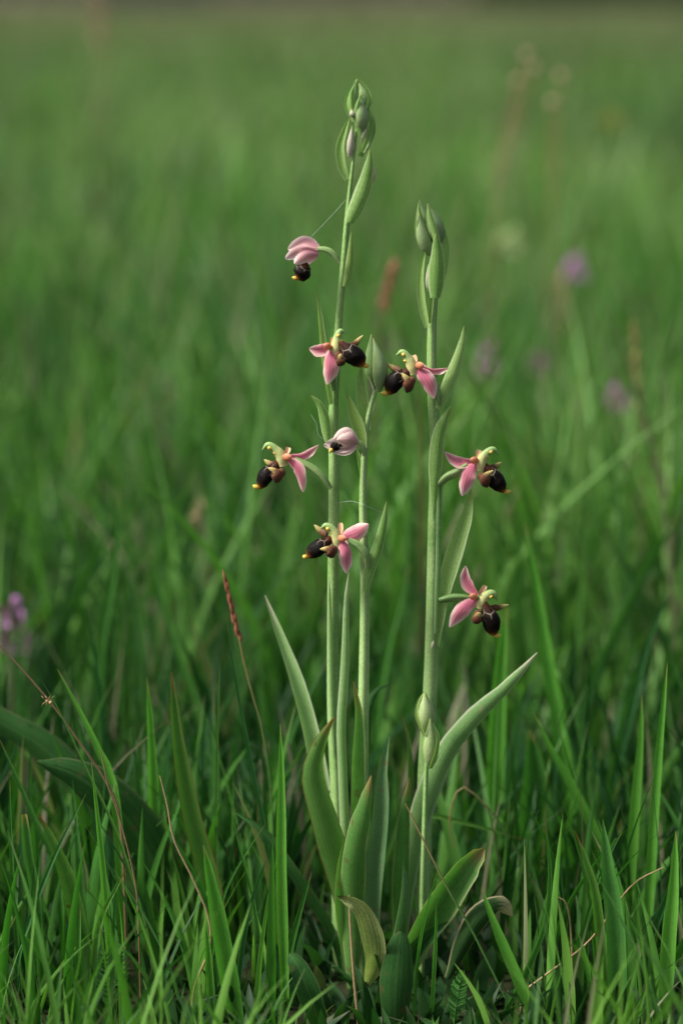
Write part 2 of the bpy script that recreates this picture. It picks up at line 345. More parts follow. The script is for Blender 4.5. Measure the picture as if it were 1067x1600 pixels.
# ------------------------------------------------------------------ grass masses (uncountable)
def project(X, Y, Z):
    dx, dy, dz = X, Y - CAM.y, Z - CAM.z
    dep = dy * FWD.y + dz * FWD.z
    return 533.5 + FPX * dx / dep, 800 - FPX * (dy * UPV.y + dz * UPV.z) / dep
def z_for(py, Y):                                    # height at depth Y that projects to row py
    a = PITCH + np.arctan((py - 800) / FPX)
    return CAM.z - (Y - CAM.y) * np.tan(a)
def grass_mass(name, label, X, Y, H, W, lean, mat, segs=5, nc=2, dry=None, fold=.3, wprof=2.2, cat='grass'):
    n = len(X); az = rng.uniform(0, 2 * np.pi, n); fa = rng.uniform(-1.0, 1.0, n) + np.where(rng.random(n) < .5, 0, np.pi)
    t = np.linspace(0, 1, segs + 1)[None, :]
    ld = np.stack([np.cos(az), np.sin(az)], 1); bend = lean * rng.uniform(.1, 1, n)
    cx = X[:, None] + (bend * H * ld[:, 0])[:, None] * t ** 1.9
    cy = Y[:, None] + (bend * H * ld[:, 1])[:, None] * t ** 1.9
    cz = -.006 + (H * np.sqrt(np.clip(1 - .5 * bend ** 2, .2, 1)))[:, None] * (t - .28 * np.clip(bend - .35, 0, 2)[:, None] * t ** 2.6)
    hw = (W / 2)[:, None] * (0.65 + .35 * np.minimum(1, t * 4)) * np.clip(1 - t ** wprof, .02, 1)
    sx, sy = np.cos(fa)[:, None], np.sin(fa)[:, None]
    us = np.linspace(-1, 1, nc)
    V = np.empty((n, segs + 1, nc, 3), np.float32)
    for k, u in enumerate(us):
        f = fold * hw * u * u
        V[:, :, k, 0] = cx + sx * hw * u - sy * f; V[:, :, k, 1] = cy + sy * hw * u + sx * f; V[:, :, k, 2] = cz
    per = (segs + 1) * nc
    i, j = np.meshgrid(np.arange(segs), np.arange(nc - 1), indexing='ij')
    q = np.stack([i * nc + j, i * nc + j + 1, (i + 1) * nc + j + 1, (i + 1) * nc + j], -1).reshape(-1, 4)
    F = (q[None] + (np.arange(n) * per)[:, None, None]).reshape(-1, 4).astype(np.int32)
    me = bpy.data.meshes.new(name); me.vertices.add(n * per); me.vertices.foreach_set('co', V.ravel())
    me.loops.add(F.size); me.loops.foreach_set('vertex_index', F.ravel())
    me.polygons.add(len(F)); me.polygons.foreach_set('loop_start', np.arange(len(F), dtype=np.int32) * 4)
    me.polygons.foreach_set('use_smooth', np.ones(len(F), bool))
    me.update(calc_edges=True)
    def att(nm, a):
        at_ = me.attributes.new(nm, 'FLOAT', 'POINT'); at_.data.foreach_set('value', np.ascontiguousarray(a, np.float32).ravel())
    rnd = rng.random(n)
    att('rnd', np.repeat(rnd, per)); tt = np.broadcast_to(t[:, :, None], (n, segs + 1, nc)); att('along', tt)
    if dry is None: dry = np.zeros(n)
    tip = np.clip((tt - .9) * 8, 0, 1) * (rng.random(n) < .3)[:, None, None] * .7
    att('dry', np.maximum(dry[:, None, None] * np.ones_like(tt), tip))
    me.materials.append(mat); o = bpy.data.objects.new(name, me); C.objects.link(o)
    return tag(o, label, cat, kind='stuff')

def scatter(n, y0, y1, half, extra):
    """uniform per area in a wedge that is a bit wider than the view"""
    y = np.sqrt(rng.uniform((y0 + 1.05 + extra) ** 2, (y1 + 1.05 + extra) ** 2, n)) - 1.05 - extra
    x = rng.uniform(-1, 1, n) * half * (y + 1.05 + extra)
    return x, y
def clump(x, y, s, a): return 1 + a * np.sin(x * s + 1.7 * np.sin(y * s * .8)) * np.cos(y * s * 1.1 + 2)

# front strip: kept low in front of the orchids
x, y = scatter(1150, -.20, .0, .26, .35)
h = rng.uniform(.03, .15, len(x)) * clump(x, y, 40, .3); px, _ = project(x, y, 0 * x)
lim = np.where((px > 440) & (px < 760), 1520, np.where((px > 330) & (px < 850), 1390, 1210)) + rng.uniform(-40, 260, len(x))
lim = lim + np.where(y < -.045, 110, 0); h = np.minimum(h, np.maximum(.012, z_for(lim, y)))
grass_mass('grass', 'short fine green grass in front of the orchids', x, y, h, np.clip(rng.lognormal(-6.15, .5, len(x)), .0008, .007) * np.where(h < .03, .5, 1), .6, M['near'], 6, 3, (rng.random(len(x)) < .05) * .7)
# round the orchids
x, y = scatter(3200, .0, .30, .26, .35)
px, _ = project(x, y, 0 * x); keep = ~((px > 470) & (px < 720) & (y < .05)); x, y, px = x[keep], y[keep], px[keep]
h = rng.uniform(.05, .19, len(x)) * clump(x, y, 30, .3)
lim = 1080 - 280 * np.clip(y / .3, 0, 1) + rng.uniform(0, 330, len(x)) + np.where((px > 440) & (px < 760), 60, 0)
h = np.minimum(h, np.maximum(.03, z_for(lim, y)))
grass_mass('grass', 'upright green grass blades around and just behind the orchids', x, y, h, np.clip(rng.lognormal(-5.75, .5, len(x)), .001, .010), .55, M['near'], 6, 3, (rng.random(len(x)) < .06) * .7)
x, y = scatter(330, -.075, .14, .26, .35)
px, _ = project(x, y, 0 * x); keep = (px < 430) | (px > 790); x, y = x[keep], y[keep]; px = px[keep]
h = np.minimum(rng.uniform(.07, .19, len(x)), np.maximum(.05, z_for(np.where(y < 0, 1200, 1060) + rng.uniform(0, 240, len(x)), y)))
grass_mass('grass', 'taller wide bright grass blades rising from the low turf', x, y, h, rng.uniform(.003, .0075, len(x)), .5, M['tall'], 8, 5, (rng.random(len(x)) < .08) * .7)
# behind, going soft
x, y = scatter(8200, .30, 1.6, .24, .3)
h = rng.uniform(.07, .25, len(x)) * clump(x, y, 9, .35)
grass_mass('grass', 'blurred green meadow grass a pace behind the orchids', x, y, h, np.clip(rng.lognormal(-5.4, .45, len(x)), .0015, .0095), .65, M['mass'], 6, 3, (rng.random(len(x)) < .06) * .7)
x, y = scatter(24000, 1.6, 8, .24, .3)
h = rng.uniform(.08, .26, len(x)) * clump(x, y, 3, .35)
grass_mass('grass', 'blurred meadow grass in the middle distance', x, y, h, np.clip(rng.lognormal(-4.8, .45, len(x)), .003, .022), .8, M['mass'], 4, 2, (rng.random(len(x)) < .12) * .7)
x, y = scatter(800, .5, 7, .24, .3)
h = rng.uniform(.24, .40, len(x))
grass_mass('straw', 'thin pale dry stalks standing through the blurred meadow', x, y, h, rng.uniform(.0015, .004, len(x)), .5, M['mass'], 5, 2, np.full(len(x), .9), cat='dry grass')
x, y = scatter(110000, 8, 45, .22, 0)
h = rng.uniform(.10, .27, len(x)) * clump(x, y, .6, .2)
grass_mass('grass', 'far meadow grass with a brownish cast', x, y, h, rng.uniform(.012, .035, len(x)), .6, M['mass'], 3, 2, np.clip(rng.random(len(x)) * 1.0 - .35 + (y - 8) / 40, 0, .8))
x, y = scatter(70000, 45, 140, .21, 0)
h = rng.uniform(.14, .3, len(x))
grass_mass('grass', 'farthest brown and green strip of meadow below the horizon', x, y, h, rng.uniform(.05, .13, len(x)), .5, M['mass'], 2, 2, np.clip(rng.random(len(x)) * .7 + .25, 0, .8))
# low leaves on the soil
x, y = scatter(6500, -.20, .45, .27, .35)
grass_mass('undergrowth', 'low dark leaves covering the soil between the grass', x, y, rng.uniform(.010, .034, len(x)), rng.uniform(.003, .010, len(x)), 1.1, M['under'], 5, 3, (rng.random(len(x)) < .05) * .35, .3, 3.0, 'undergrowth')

# far hedge under the sky, right of the gap
def hedge(name, label, x0, x1, y, hmin, hmax):
    n = 9000
    X = rng.uniform(x0, x1, n); Yv = y + rng.normal(0, 2.0, n)
    top = hmin + (hmax - hmin) * (.5 + .5 * np.sin(X * .35) * np.cos(X * .13 + 1))
    Z = rng.random(n) ** .8 * top
    s = rng.uniform(.15, .4, n); a = rng.uniform(0, 6.28, n); b = rng.uniform(-1, 1, n)
    d1 = np.stack([np.cos(a) * s, np.sin(a) * s, b * s], 1); d2 = np.stack([-np.sin(a) * s * b, np.cos(a) * s * b, s], 1)
    P = np.stack([X, Yv, Z], 1); V = np.stack([P - d1, P - d2 * .6, P + d1, P + d2 * .6], 1).reshape(-1, 3)
    me = bpy.data.meshes.new(name); me.from_pydata(V.tolist(), [], np.arange(n * 4).reshape(-1, 4).tolist())
    me.materials.append(M['hedge']); o = bpy.data.objects.new(name, me); C.objects.link(o)
    tag(o, label, 'hedge', kind='stuff')
M['hedge'] = plain('far_hedge_leaves', (.05, .075, .03), .7)
hedge('hedge', 'dark dense far hedge along the meadow edge', 8, 62, 150, 2.5, 4.5)
M['scrub'] = M['hedge']; M['hedge'] = plain('far_scrub_leaves', (.20, .18, .11), .7)
hedge('scrub', 'low brownish far scrub beside the dark hedge', -8, 9, 152, .5, .9)
hedge('scrub', 'low brownish far scrub on the other side of the bright gap', -62, -16, 152, .5, .9)

# ------------------------------------------------------------------ orchids
def P2(pts, Y=0.0):
    """photo points (px, py[, towards viewer in px]) near depth Y"""
    return [at(p[0], p[1], Y - (p[2] * MM if len(p) > 2 else 0)) for p in pts]
def down(pts, Y):
    P = P2(pts, Y)
    if P[-1].z > .004: P.append(Vector((P[-1].x + (P[-1].x - P[-2].x) * .3, P[-1].y, -.004)))
    return P

def stem(root, pts, widths, Y, name='stem'):
    P = down(pts, Y)[::-1] if not callable(Y) else None
    mb = MB(); mb.tube(P, [w_ * MM / 2 for w_ in widths], n=44, m=12, ridge=.05, k=4)
    return mb.build(name, M['stem'], root)
def bract(root, pts, wpx, Y, mat='bract', prof='bract', fold=.55, twist=0, name='bract', n=16, **kw):
    mb = MB(); mb.ribbon(P2(pts, Y)[::-1], wpx * MM, prof, fold, twist, n, 7, **kw)
    return mb.build(name, M[mat], root)
def bud(root, top, bot, wpx, Y, mat='bud', prof=(.25, .8, 1, .95, .7, .35, .05), parent=None, bow=0):
    a, b = P2([bot, top], Y); m_ = (a + b) / 2 + Vector((bow * MM, 0, 0))
    mb = MB(); mb.tube([a, m_, b], [p * wpx * MM / 2 for p in prof], n=14, m=12, ridge=.07, k=3)
    return mb.build('bud', M[mat], parent or root)
def leaf(root, pts, wpx, Y, mat='leaf', prof='lance', fold=.4, twist=0, toground=True, n=22, **kw):
    P = (down(pts, Y) if toground else P2(pts, Y))[::-1]
    mb = MB(); mb.ribbon(P, wpx * .88 * MM, prof, fold, twist, n, 9, **kw)
    return mb.build('leaf', M[mat], root)

def flower(root, Y, d):
    """an open flower seen from the side; every landmark sits in the flower's own space, S is towards the viewer"""
    J = d['J']; sg = d['face']
    q = lambda p, S=0: at(p[0], p[1], Y - S * MM)
    mb = MB()
    ov = [q(p, s_) for p, s_ in d['ovary']]
    mb.tube(ov, [d.get('ow', 9) * 1.15 * MM / 2 * k for k in (.75, 1, 1.08, .95, .7)], n=16, m=14, ridge=.16, k=3)
    mb.tube([q((J[0] - sg * 7, J[1] + 1)), q((J[0] + sg * 2, J[1] + 3)), q((J[0] + sg * 12, J[1] + 12))], [2.5 * MM, 6 * MM, 5 * MM, 2 * MM], n=8, m=10)
    fl = mb.build('flower', M['stem_soft'], root)
    jig = lambda p: (p[0] + random.uniform(-1.5, 1.5), p[1] + random.uniform(-1.5, 1.5))
    d['dorsal'] = (d['dorsal'][0], jig(d['dorsal'][1]), d['dorsal'][2]); d['td'] = random.uniform(-18, 18); d['tl'] = random.uniform(-18, 18)
    b, m_, t_ = d['dorsal']; wd = d['wd']
    MB().ribbon([q(b, 0), q(m_, -3), q(t_, d.get('sd', -2))], wd * 1.12 * MM, 'sepal', d.get('fd', .7), d.get('td', 0), 14, 9, wave=.28, curl=.25).build('sepal', M[d.get('smat', 'sepal')], fl)
    b, m_, t_ = d['lateral']; wl = d['wl']
    MB().ribbon([q(b, 4), q(m_, 13), q(t_, 10)], wl * 1.12 * MM, 'sepal', d.get('fl', -.45), d.get('tl', 0), 14, 9, wave=.28, curl=.25).build('sepal', M[d.get('smat', 'sepal')], fl)
    mx, my = (m_[0] + J[0]) / 2, (m_[1] + J[1]) / 2
    MB().ribbon([q(J, -4), q((mx, my), -24), q((m_[0], m_[1]), -46)], wl * MM, 'sepal', -.4, 0, 12, 7, ref=(sg, 0, .3)).build('sepal', M['sepal'], fl)
    # petals
    px_ = d['pet']
    MB().tube([q((px_[0] + sg * 7, px_[1] + 1), 4), q(px_, 9), q((px_[0] - sg * 6.5, px_[1] - 1), 13)], [1.5 * MM, 5.2 * MM, 6.2 * MM, 5 * MM, .8 * MM], n=10, m=10, sq=.6).build('petal', M['petal'], fl)
    MB().ribbon([q((J[0] + sg * 2, J[1] - 1), -5), q(((J[0] + d['pet2'][0]) / 2, (J[1] + d['pet2'][1]) / 2), -9), q(d['pet2'], -13)], 9 * MM, 'blunt', .5, 0, 8, 5).build('petal', M['petal_y'], fl)
    # column, hooded, with a beak, and the yellow pollen masses under it
    cp = d['col']
    co = MB().tube([q(p) for p in cp], [7.5 * MM, 9 * MM, 8 * MM, 6.3 * MM, 4.6 * MM, .9 * MM], n=18, m=10, sq=.9).build('column', M['column'], fl)
    a = d['anther']
    for k, (ax, ay) in enumerate(a):
        MB().tube([q((ax - 4 * sg, ay + 3), 2.5), q((ax - sg, ay), 3.5), q((ax + 2 * sg, ay - 1), 2.5)], [.6 * MM, (3 - k) * MM, (3.2 - k) * MM, .6 * MM], n=8, m=8).build('anther', M['anther'], co)
    # lip
    lp = d['lip']; LR = d['LR'] * .95; ls = d.get('ls', (0, 0, 2, 3))
    lip = MB().tube([q(p, s_) for p, s_ in zip(lp, ls)], [(0, 4 * MM), (.16, 7 * MM), (.3, LR * .72 * MM), (.45, LR * .97 * MM), (.62, LR * MM), (.8, LR * .82 * MM), (.93, LR * .45 * MM), (1, .8 * MM)], n=26, m=20, sq=1.05, bump=.07, ridge=.05, k=3).build('lip', M['lip'], fl)
    e = lp[-1]; ap = d['app']
    MB().tube([q((e[0], e[1] - 2), ls[-1]), q(((e[0] + ap[0]) / 2, (e[1] + ap[1]) / 2), ls[-1] + 1), q(ap, ls[-1] + 1)], [3 * MM, 4 * MM, 3.9 * MM, 3 * MM, .8 * MM], n=8, m=8, sq=.8).build('lip_tip', M['append'], lip)
    # side lobes: near hump with horn, far horn
    at_, tip, bot = d['near']
    c = ((at_[0] + tip[0] + bot[0]) / 3 + sg * 0, (at_[1] + tip[1] + bot[1]) / 3)
    mb = MB(); mb.tube([q(bot, 10), q((c[0] * .6 + bot[0] * .4 - sg * 2, c[1] * .6 + bot[1] * .4), 14), q((c[0], c[1] - 4), 17), q(tip, 15)], [.8 * MM, 6.5 * MM, 9 * MM, 8.5 * MM, 5 * MM, 3.4 * MM, .8 * MM], n=18, m=12, sq=.65, bump=.05)
    mb.tube([q(at_, 6), q(((at_[0] + c[0]) / 2, (at_[1] + c[1]) / 2 - 1), 11), q(c, 13)], [1.5 * MM, 7 * MM, 8 * MM, 5 * MM, 1 * MM], n=12, m=12, sq=.7)
    mb.build('side_lobe', M['lobe'], fl)
    fb, ft = d['far']
    lo = MB().tube([q(fb, -4), q(((fb[0] + ft[0]) / 2, (fb[1] + ft[1]) / 2 + 1.5), -11), q(ft, -13)], [4.5 * MM, 6 * MM, 5 * MM, 3.4 * MM, .8 * MM], n=12, m=10, sq=.6).build('side_lobe', M['horn'], fl)
    return fl
M['stem_soft'] = leaf_mat('ovary_green', (.12, .25, .06), (.30, .42, .16), vein=3, trans=0.05, vs_=.9)

def half_open(root, Y, ov, hood, lip, app, LR, mat, ow=9, dark=None):
    q = lambda p: at(p[0], p[1], Y - (p[2] if len(p) > 2 else 0) * MM)
    mb = MB(); mb.tube([q(p) for p in ov], [ow * MM / 2 * k for k in (.8, 1, 1.05, .9, .7)], n=14, m=12, ridge=.1, k=3)
    fl = mb.build('flower', M['stem_soft'], root)
    for pts, w_, fold, tw in hood:
        MB().ribbon([q(p) for p in pts], w_ * MM, 'hood', fold, tw, 14, 9).build('sepal', M[mat], fl)
    l_ = MB().tube([q(p) for p in lip], [(0, 3 * MM), (.3, LR * .8 * MM), (.6, LR * MM), (.85, LR * .7 * MM), (1, .8 * MM)], n=16, m=14).build('lip', M['lip'], fl)
    MB().tube([q(p) for p in app], [3 * MM, 3.4 * MM, 2.6 * MM, .7 * MM], n=8, m=8).build('lip_tip', M['append'], l_)
    return fl

# ---- tallest orchid
A = thing('orchid', 'tallest orchid with a half-open pink flower high up and a long green bud tip', 'orchid', Vector((at(534, 1440, 0).x, 0, 0)))
stem(A, [(560, 160), (556, 215), (549, 275), (543, 335), (538, 400), (531, 480), (525, 570), (521, 650), (522, 760), (521, 860), (520, 1000), (521, 1120), (528, 1280)], [22, 22, 21, 20, 19, 18, 17, 17, 16, 15, 13, 10, 9, 5, 3], 0)
bract(A, [(545, 894), (541, 940), (539, 1040), (533, 1130), (535, 1200), (539, 1300), (545, 1430)], 16, -.006, 'leaf_pale', 'strap', -.5)
bract(A, [(514, 900), (516, 1000), (518, 1100), (522, 1180)], 9, -.004, 'leaf_pale', 'strap', -.5)
bract(A, [(495, 454), (500, 496), (505, 545), (511, 590), (517, 632)], 13, -.003, twist=20)
bract(A, [(486, 618), (499, 632), (507, 655), (512, 690)], 17, -.004, 'bract', fold=-.6)
bract(A, [(549, 362), (547, 400), (543, 430), (538, 448)], 13, -.004, 'bract_y', fold=-.6)
bract(A, [(578, 234), (577, 255), (569, 292), (556, 326), (545, 348)], 26, -.010, fold=-.5)
bract(A, [(546, 184), (536, 215), (533, 235), (537, 262), (544, 280)], 17, .002, fold=.7, twist=-25)
bract(A, [(569, 160), (579, 185), (579, 203), (571, 224), (562, 244)], 16, .003, fold=.6, twist=25)
bud(A, (550, 196), (546, 246), 12, -.001, 'budpale')
bud(A, (576, 196), (566, 224), 10, .002, 'budpale')
bud(A, (582, 250), (569, 292), 22, .002, 'budpink')
# top cluster
bud(A, (557, 124), (550, 184), 25, .003, bow=-3)
bud(A, (561, 130), (567, 175), 22, .003, bow=4)
bract(A, [(559, 123), (546, 145), (542, 165), (547, 183)], 8, -.003, fold=.6, twist=-30)
bract(A, [(558, 123), (571, 138), (576, 153), (572, 172)], 7, -.002, fold=.6, twist=30)
bud(A, (563, 147), (564, 208), 23, -.006)
bud(A, (549, 170), (551, 184), 9, -.008, 'budpale')
bract(A, [(577, 170), (581, 190), (577, 210), (566, 238)], 10, -.003, fold=.5)
bract(A, [(564, 146), (556, 170), (557, 195), (563, 212)], 11, -.0085, 'bract', fold=-.7, twist=-25)
bract(A, [(558, 124), (549, 140), (548, 165), (552, 190)], 12, -.0015, 'bract', fold=-.8, twist=-15)
# half-open flower, upper left
half_open(A, -.006, [(530, 410), (519, 396), (508, 390), (496, 389)],
          [([(498, 388, 0), (476, 379, -4), (450, 390, -8)], 20, .6, 20), ([(498, 396, 2), (478, 398, 10), (460, 412, 12)], 26, -.7, 10),
           ([(496, 392, -2), (466, 393, 2), (446, 404, 2)], 22, .5, -10), ([(497, 393, -8), (478, 402, -14), (462, 408, -16)], 24, .5, 0)],
          [(478, 408, 2), (474, 420, 2), (470, 430, 3), (464, 437, 4)], [(464, 436, 4), (459, 434, 5), (456, 434, 6)], 14, 'sepal_mid')
flower(A, -.013, dict(J=(519, 541), face=1, ovary=[((521, 610), -8), ((517, 585), -4), ((515, 560), 0), ((517, 545), 0)], ow=9,
    col=[(524, 553), (526, 538), (528, 524), (533, 517), (539, 521)], anther=[(530, 524), (533, 533)],
    dorsal=((516, 540), (499, 545), (483, 545)), wd=20, lateral=((518, 547), (516, 572), (511, 601)), wl=25, pet=(511, 541), pet2=(521, 527),
    lip=[(529, 535), (540, 543), (556, 558), (568, 573)], LR=16.5, ls=(3, 6, 10, 12), app=(577, 570),
    near=((525, 556), (533, 553), (538, 570)), far=((545, 545), (567, 524))))
flower(A, -.006, dict(J=(446, 712), face=-1, ovary=[((516, 764), 0), ((503, 745), 1), ((484, 729), 1), ((460, 717), 0)],
    col=[(442, 728), (439, 713), (430, 702), (419, 695), (410, 703)], anther=[(420, 700), (428, 708)],
    dorsal=((450, 713), (476, 711), (498, 695)), wd=14, lateral=((448, 717), (466, 734), (474, 769)), wl=20, pet=(449, 714), pet2=(451, 699),
    lip=[(434, 720), (428, 731), (415, 746), (405, 764)], LR=13, app=(395, 758),
    near=((446, 739), (419, 731), (430, 755)), far=((430, 728), (413, 718))))

# ---- middle orchid
B = thing('orchid', 'slim orchid between two taller ones, its big green bud touching a dark lip', 'orchid', Vector((at(566, 1450, -.012).x, -.012, 0)))
stem(B, [(586, 610), (578, 640), (572, 672), (569, 720), (567, 790), (570, 890), (570, 960), (568, 1090), (567, 1200), (566, 1350)], [20, 19, 18, 17, 17, 16, 15, 14, 12, 9, 7], -.012)
bud(B, (580, 522), (586, 608), 26, -.001, bow=-3)
bud(B, (583, 528), (592, 612), 24, -.005, bow=5)
bract(B, [(566, 560), (563, 585), (566, 625), (573, 672)], 20, -.008, fold=.5)
bract(B, [(574, 585), (581, 615), (577, 650)], 11, -.004, 'budpale')
bract(B, [(542, 614), (550, 640), (560, 668), (567, 700)], 21, -.013, 'bract_y', fold=.45)
bract(B, [(604, 783), (599, 820), (589, 860), (577, 893), (571, 925)], 19, -.018, fold=-.45)
bract(B, [(557, 700), (562, 720), (566, 745)], 8, -.010)
half_open(B, -.020, [(569, 712, -4), (566, 698, -2), (559, 690, 0), (552, 688, 0)],
          [([(558, 690, 2), (541, 677, 8), (521, 686, 8)], 22, -.6, 15), ([(559, 690, 4), (545, 688, 14), (526, 688, 14)], 28, -.7, 0),
           ([(556, 692, 0), (536, 698, 6), (508, 692, 6)], 20, .4, 10), ([(557, 694, 2), (540, 704, 8), (514, 702, 6)], 15, .4, 0), ([(556, 690, -8), (538, 690, -12), (506, 696, -6)], 26, .5, 0)],
          [(536, 692, 4), (528, 695, 5), (522, 699, 6), (516, 704, 7)], [(520, 701, 9), (517, 704, 10), (515, 708, 10)], 8, 'sepal_pale', 8)
flower(B, -.020, dict(J=(532, 838), face=-1, ovary=[((574, 886), -4), ((572, 868), -1), ((560, 853), 0), ((544, 844), 0)], ow=10,
    col=[(528, 854), (525, 838), (518, 826), (509, 821), (501, 826)], anther=[(511, 826), (517, 832)],
    dorsal=((536, 839), (555, 834), (576, 819)), wd=24, fd=-.45, lateral=((533, 845), (541, 866), (541, 896)), wl=23, pet=(535, 841), pet2=(532, 817),
    lip=[(520, 840), (511, 847), (494, 858), (480, 872)], LR=13.5, app=(473, 868),
    near=((527, 859), (500, 858), (516, 872)), far=((511, 836), (491, 820))))

# ---- right orchid
D_ = thing('orchid', 'sturdy orchid with three open flowers and a compact green bud tip', 'orchid', Vector((at(655, 1440, .0).x, 0, 0)))
stem(D_, [(682, 370), (681, 420), (677, 475), (674, 540), (676, 620), (681, 700), (679, 800), (677, 900), (675, 1000), (671, 1100), (664, 1230)], [24, 24, 24, 24, 23, 22, 21, 20, 19, 17, 15, 12, 7], 0)
bract(D_, [(725, 509), (722, 535), (712, 570), (698, 606), (686, 640)], 21, -.006, fold=-.4)
bract(D_, [(704, 635), (694, 655), (685, 682), (680, 730), (678, 780), (677, 812)], 24, -.008, fold=-.6, prof='sheath')
bract(D_, [(735, 765), (731, 795), (716, 842), (701, 890), (692, 930), (684, 1010)], 29, -.003, fold=.4, prof='sheath', mat='bract')
bract(D_, [(692, 680), (688, 740), (686, 800), (684, 900), (681, 990)], 9, -.005, 'leaf_pale', 'strap', -.5)
bud(D_, (655, 312), (668, 362), 22, .004, bow=-2)
bud(D_, (668, 318), (684, 384), 29, .002, bow=1)
bract(D_, [(666, 318), (685, 345), (695, 385), (692, 420), (684, 448)], 13, .003, fold=.5, twist=20)
bud(D_, (654, 332), (671, 400), 21, -.001, bow=-4)
bract(D_, [(651, 329), (650, 355), (656, 380), (670, 400)], 7, -.002, fold=.5, twist=-30)
bract(D_, [(681, 364), (683, 395), (682, 425), (680, 466)], 27, -.010, fold=-.55)
bract(D_, [(664, 394), (658, 430), (660, 470), (668, 512)], 15, -.003, fold=.6, twist=-25)
bract(D_, [(668, 318), (671, 340), (678, 365), (683, 390)], 13, -.0045, fold=-.8, twist=-20)
bract(D_, [(655, 312), (655, 328), (660, 348), (668, 366)], 9, -.001, fold=-.8, twist=10)
bud(D_, (669, 412), (670, 456), 11, -.005, 'budpale')
bract(D_, [(675, 430), (674, 470), (671, 505)], 7, -.004, 'bract_y')
flower(D_, -.008, dict(J=(650, 569), face=-1, ovary=[((684, 634), 0), ((683, 614), 1), ((674, 594), 0), ((660, 578), 0)], ow=9,
    col=[(645, 585), (642, 569), (636, 558), (628, 550), (619, 555)], anther=[(629, 554), (632, 564)],
    dorsal=((655, 571), (680, 578), (701, 575)), wd=11, fd=.9, lateral=((653, 576), (667, 596), (678, 623)), wl=25, pet=(656, 571), pet2=(646, 555),
    lip=[(637, 574), (633, 584), (616, 599), (606, 617)], LR=15, app=(595, 613),
    near=((648, 596), (627, 583), (635, 614)), far=((626, 580), (604, 568))))
flower(D_, -.006, dict(J=(745, 718), face=1, ovary=[((684, 757), 0), ((697, 745), 1), ((712, 738), 1), ((730, 726), 0)], ow=11,
    col=[(749, 735), (752, 719), (760, 708), (770, 702), (779, 709)], anther=[(768, 706), (762, 713)],
    dorsal=((741, 722), (715, 722), (694, 706)), wd=18, lateral=((742, 724), (731, 742), (722, 775)), wl=25, pet=(740, 719), pet2=(748, 703),
    lip=[(757, 725), (762, 735), (776, 751), (787, 770)], LR=14.5, app=(798, 767),
    near=((746, 746), (770, 735), (761, 762)), far=((764, 733), (783, 722))))
flower(D_, -.006, dict(J=(746, 932), face=1, ovary=[((686, 938), 0), ((702, 934), 1), ((718, 933), 1), ((733, 934), 0)], ow=10,
    col=[(749, 950), (753, 938), (760, 930), (770, 927), (777, 939)], anther=[(768, 932), (761, 937)],
    dorsal=((746, 930), (730, 909), (727, 884)), wd=20, lateral=((744, 936), (722, 953), (702, 980)), wl=24, pet=(739, 932), pet2=(758, 915),
    lip=[(756, 940), (760, 951), (767, 970), (772, 994)], LR=15, ls=(2, 4, 8, 9), app=(782, 992),
    near=((743, 956), (753, 962), (746, 975)), far=((766, 950), (794, 945))))
MB().tube(P2([(674, 1014), (676, 1007), (677, 1001)], -.0045), [.3 * MM, 2.2 * MM, 2.4 * MM, .3 * MM], n=8, m=8).build('insect_egg', M['egg'], D_)

# ---- young orchid with two closed buds
E = thing('orchid', 'short young orchid stalk with only two closed pale green buds', 'orchid', Vector((at(660, 1470, -.02).x, -.02, 0)))
stem(E, [(670, 1165), (666, 1200), (663, 1290), (660, 1400)], [9, 9, 9, 9, 8, 8, 7, 5], -.02)
bud(E, (663, 1080), (667, 1146), 28, -.018, 'budE')
bud(E, (672, 1122), (672, 1200), 25, -.024, 'budE')
bract(E, [(664, 1079), (654, 1096), (652, 1118), (664, 1150)], 8, -.026, 'bract_y', fold=.6, twist=-30)
bract(E, [(675, 1128), (683, 1150), (680, 1175), (671, 1200)], 8, -.028, 'bract_y', fold=.6, twist=25)

# ---- basal leaves (each belongs to one of the orchids)
leaf(A, [(414, 930, -30), (432, 978, -25), (462, 1060, -10), (486, 1150), (505, 1260, 10), (530, 1400, 10)], 36, .01, 'leaf_pale', 'lance', .6, (25, 10))
leaf(A, [(523, 1120, 60), (503, 1160, 55), (492, 1215, 50), (515, 1300, 40), (545, 1420, 20)], 58, -.01, 'leaf_brown', 'lance', -.5, (10, 25), wave=.1)
leaf(A, [(580, 1212, 90), (568, 1260, 85), (553, 1330, 70), (550, 1430, 40)], 48, -.01, 'leaf', 'lance', -.4, (0, -20))
leaf(A, [(612, 1068, -80), (590, 1078, -70), (575, 1110, -60), (565, 1200, -40), (555, 1350)], 30, .02, 'leaf_dark', 'lance', -.4)
leaf(B, [(552, 1065, 20), (560, 1120, 20), (558, 1220, 20), (560, 1360, 10)], 34, -.010, 'leaf', 'lance', .55, (10, 20))
leaf(B, [(608, 1150, 10), (600, 1200, 12), (598, 1270, 16), (586, 1380, 16)], 40, -.010, 'leaf_blue', 'lance', .9, (-10, -20))
leaf(D_, [(839, 1020, 30), (822, 1040, 25), (790, 1076, 20), (738, 1125, 15), (690, 1190, 10), (650, 1300), (630, 1410)], 46, -.005, 'leaf_pale', 'lance', -.5, (-15, 10))
leaf(D_, [(756, 1326, 60), (735, 1345, 60), (690, 1405, 50), (645, 1480, 20)], 66, -.02, 'leaf', 'broad', .6, (20, 0))
leaf(D_, [(630, 1345, 70), (628, 1400, 75), (612, 1480, 60), (596, 1560, 40)], 26, -.03, 'leaf_blue', 'lance', .5, (60, 40))
leaf(D_, [(628, 1118, -10), (636, 1150, -10), (640, 1190, -5), (636, 1300), (632, 1420)], 17, .0, 'leaf_brown', 'lance', .8, 20)
